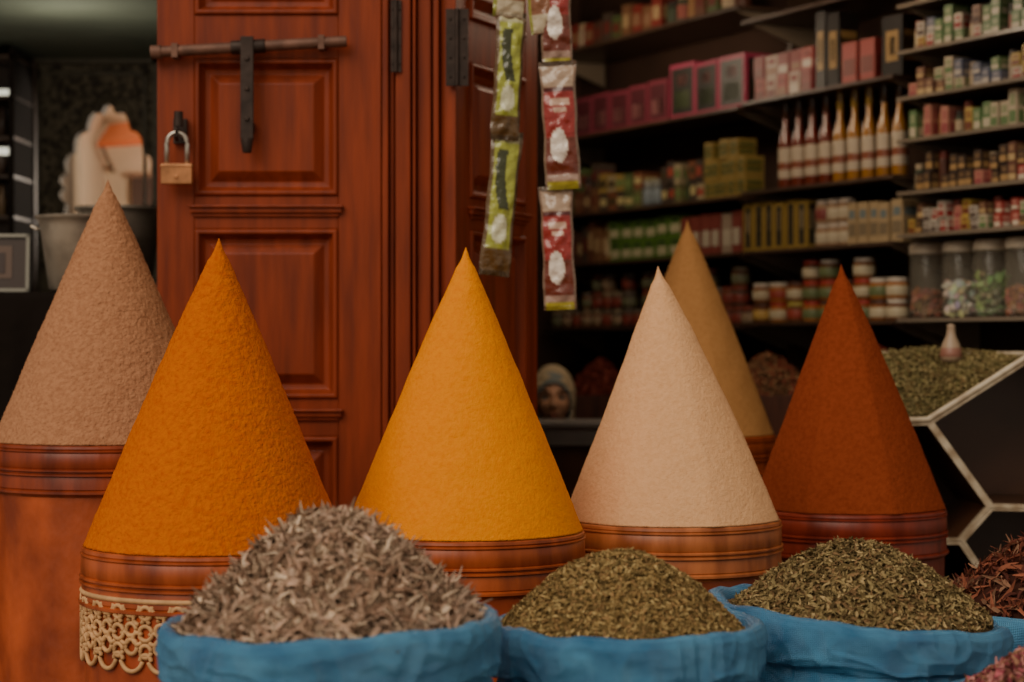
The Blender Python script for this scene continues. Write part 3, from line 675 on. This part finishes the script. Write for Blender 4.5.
for v in (60,100,140,178,218): q.box(-2.45,PX(24,7.6),7.45,7.75,PZ(v,7.6)-.012,PZ(v,7.6)+.0,mi=0)
q.box(-2.45,PX(26,7.6),7.74,7.78,1.0,2.44,mi=0); q.box(PX(24,7.6)-.02,PX(24,7.6),7.45,7.78,0.0,2.44,mi=1)
q.obj('side_shelving',[mshelf,mat('dark_side_panel',lin(40,32,26),.9,spec=.1)])
q=MB()
for i in range(9):
    for v in (218,178,140): q.lathe([(0,0),(.018,0),(.018,.07),(.008,.1),(.008,.12),(0,.12)],(-1.88-i*.045,7.55,PZ(v,7.6)+.001),14,lin(*G([(150,120,90),(120,60,50),(190,180,160),(80,60,50)])))
q.obj('perfume_bottles',mprod,True)
mtube=mat('lamp_tube',lin(220,220,190),.5,emit=((1,.95,.75,1),1.0))
for v in (94,152):
    q=MB(); q.tube([(-2.35,7.47,PZ(v,7.5)-.0),(PX(22,7.5)-.02,7.47,PZ(v,7.5))],.014,10); q.obj('fluorescent_tube',mtube,True)
mbc=mat('black_cloth',lin(26,20,17),.95,bumps=[(8,.5,.03)],spec=.1)
q=MB(); st_z=PZ(294,5.85)
vs=[];fs=[];n=96
def sq(a,hx_,hy_,r):
    c,s=math.cos(a),math.sin(a); k=(abs(c)**6+abs(s)**6)**(-1/6); return hx_*c*k*r,hy_*s*k*r
lev=[(0,.0),(.6,0),(.96,0),(1.0,-.02),(1.0,-.15),(1.02,-.5),(1.06,-1.0),(1.08,-st_z+.01)]
for li,(r,zz) in enumerate(lev):
    for j in range(n):
        a=2*math.pi*j/n; wv_=1+.03*max(0,li-3)/3*math.sin(a*16+2*math.sin(a*3)); xx,yy=sq(a,.30,.25,r*wv_); vs.append((xx,yy,zz))
for i in range(len(lev)-1):
    for j in range(n):
        k=(j+1)%n; fs.append((i*n+j,(i+1)*n+j,(i+1)*n+k,i*n+k))
q.add(vs,fs); q.obj('draped_stand',mbc,True,loc=(-1.29,5.85,st_z))
mpot=mat('steel_pot',lin(180,166,150),.36,metal=.5,var=.4,vscale=12)
for u,v0,d,r in ((80,216,5.72,.118),(120,207,5.96,.125)):
    h=PZ(v0,d)-st_z-.004
    q=MB(); q.lathe([(0,0),(r*.66,0),(r*.74,.01),(r*.95,h-.03),(r*.98,h-.02),(r*1.02,h-.012),(r*1.06,h-.008),(r*1.06,h),(r,h),(r*.94,h-.012),(r*.72,.02),(0,.02)],(0,0,0),48)
    for sx in (-1,1): q.tube([(sx*r*.97,-.03,h-.04),(sx*(r*1.12),-.025,h-.03),(sx*(r*1.12),.025,h-.03),(sx*r*.97,.03,h-.04)],.004,8)
    q.obj('metal_pot',mpot,True,loc=(PX(u,d),d,st_z+.003),auto=50)
q=MB(); w_,h_=.085,.085
q.box(-w_,w_,-.004,.004,-h_,h_,lin(60,46,40))
for b in ((-w_,w_,-.012,.006,h_-.010,h_),(-w_,w_,-.012,.006,-h_,-h_+.010),(-w_,-w_+.010,-.012,.006,-h_,h_),(w_-.010,w_,-.012,.006,-h_,h_)): q.box(*b,lin(140,136,124))
q.box(-.045,.035,-.006,-.004,-.045,.05,lin(96,74,62)); q.box(-.02,.015,-.008,-.006,-.03,.03,lin(60,44,40)); q.obj('picture_frame',mprod,loc=(PX(0,5.8),5.8,st_z+.088),rot=(-.12,0,.1))
# ---------------------------------------------------------------- building shell
mgrd=mat('stone_paving',lin(140,122,102),.9,var=.3,vscale=3,bumps=[(12,.4,.02)])
wall('floor',mgrd,-6,6,-3,10,-.1,0)
wall('ceiling_left',mplast,-3,-.37,5.5,8.0,2.47,2.55)
wall('ceiling_shop',mdk,-.37,2.6,5.5,9.5,2.98,3.05)
wall('wall_back',mwall,-.23,2.6,9.35,9.45,0,2.98)
wall('wall_divider',mdk,-.345,-.235,5.51,9.35,0,2.98)
wall('wall_lintel',mat('ochre_render',lin(150,96,66),.9,var=.3,vscale=4),-3.2,2.8,5.36,5.5,2.76,3.6)
wall('wall_left',mdk,-3.1,-3.0,5.4,9.8,0,2.9)
wall('wall_right_front',mdk,2.05,2.8,5.4,5.5,0,2.76)
# ---------------------------------------------------------------- lighting
sc=bpy.context.scene
w=bpy.data.worlds.new('World'); sc.world=w; w.use_nodes=True
bg=w.node_tree.nodes['Background']; bg.inputs[0].default_value=(1.0,.87,.70,1); bg.inputs[1].default_value=.42
def light(name,kind,loc,energy,col,size=.2,rot=None,**k):
    l=bpy.data.lights.new(name,kind); l.energy=energy; l.color=col
    if kind=='SUN': l.angle=size
    elif kind=='AREA': l.size=size
    else: l.shadow_soft_size=size
    o=bpy.data.objects.new(name,l); sc.collection.objects.link(o); o.location=loc
    if rot: o.rotation_euler=rot
    return o
s=light('sun','SUN',(0,0,6),2.0,(1,.87,.70),math.radians(45))
s.rotation_euler=Vector((.45,.75,-.72)).to_track_quat('-Z','Y').to_euler()
light('shop_fill','POINT',(.55,6.5,2.6),17,(1,.79,.56),.15)  # added fill that brightens the shop interior, no fixture modelled
light('shop_fill','POINT',(.05,7.9,2.5),9,(1,.79,.56),.15)  # second added fill, for the deeper shelves
light('courtyard_fill','POINT',(-1.0,8.8,2.0),40,(1,.90,.76),.1)  # added fill lighting the stand-in courtyard behind the arch
light('left_room_fill','POINT',(-1.5,6.7,2.2),5,(1,.96,.82),.1)  # added fill to bring out the carved frame on the left
# ---------------------------------------------------------------- camera
cam=bpy.data.cameras.new('cam'); cam.lens=36*F/1024; cam.sensor_width=36; cam.clip_end=100
cam.dof.use_dof=True; cam.dof.focus_distance=4.1; cam.dof.aperture_fstop=2.7
co=bpy.data.objects.new('camera',cam); sc.collection.objects.link(co); co.location=(0,0,CZ); co.rotation_euler=(math.pi/2,0,0); sc.camera=co
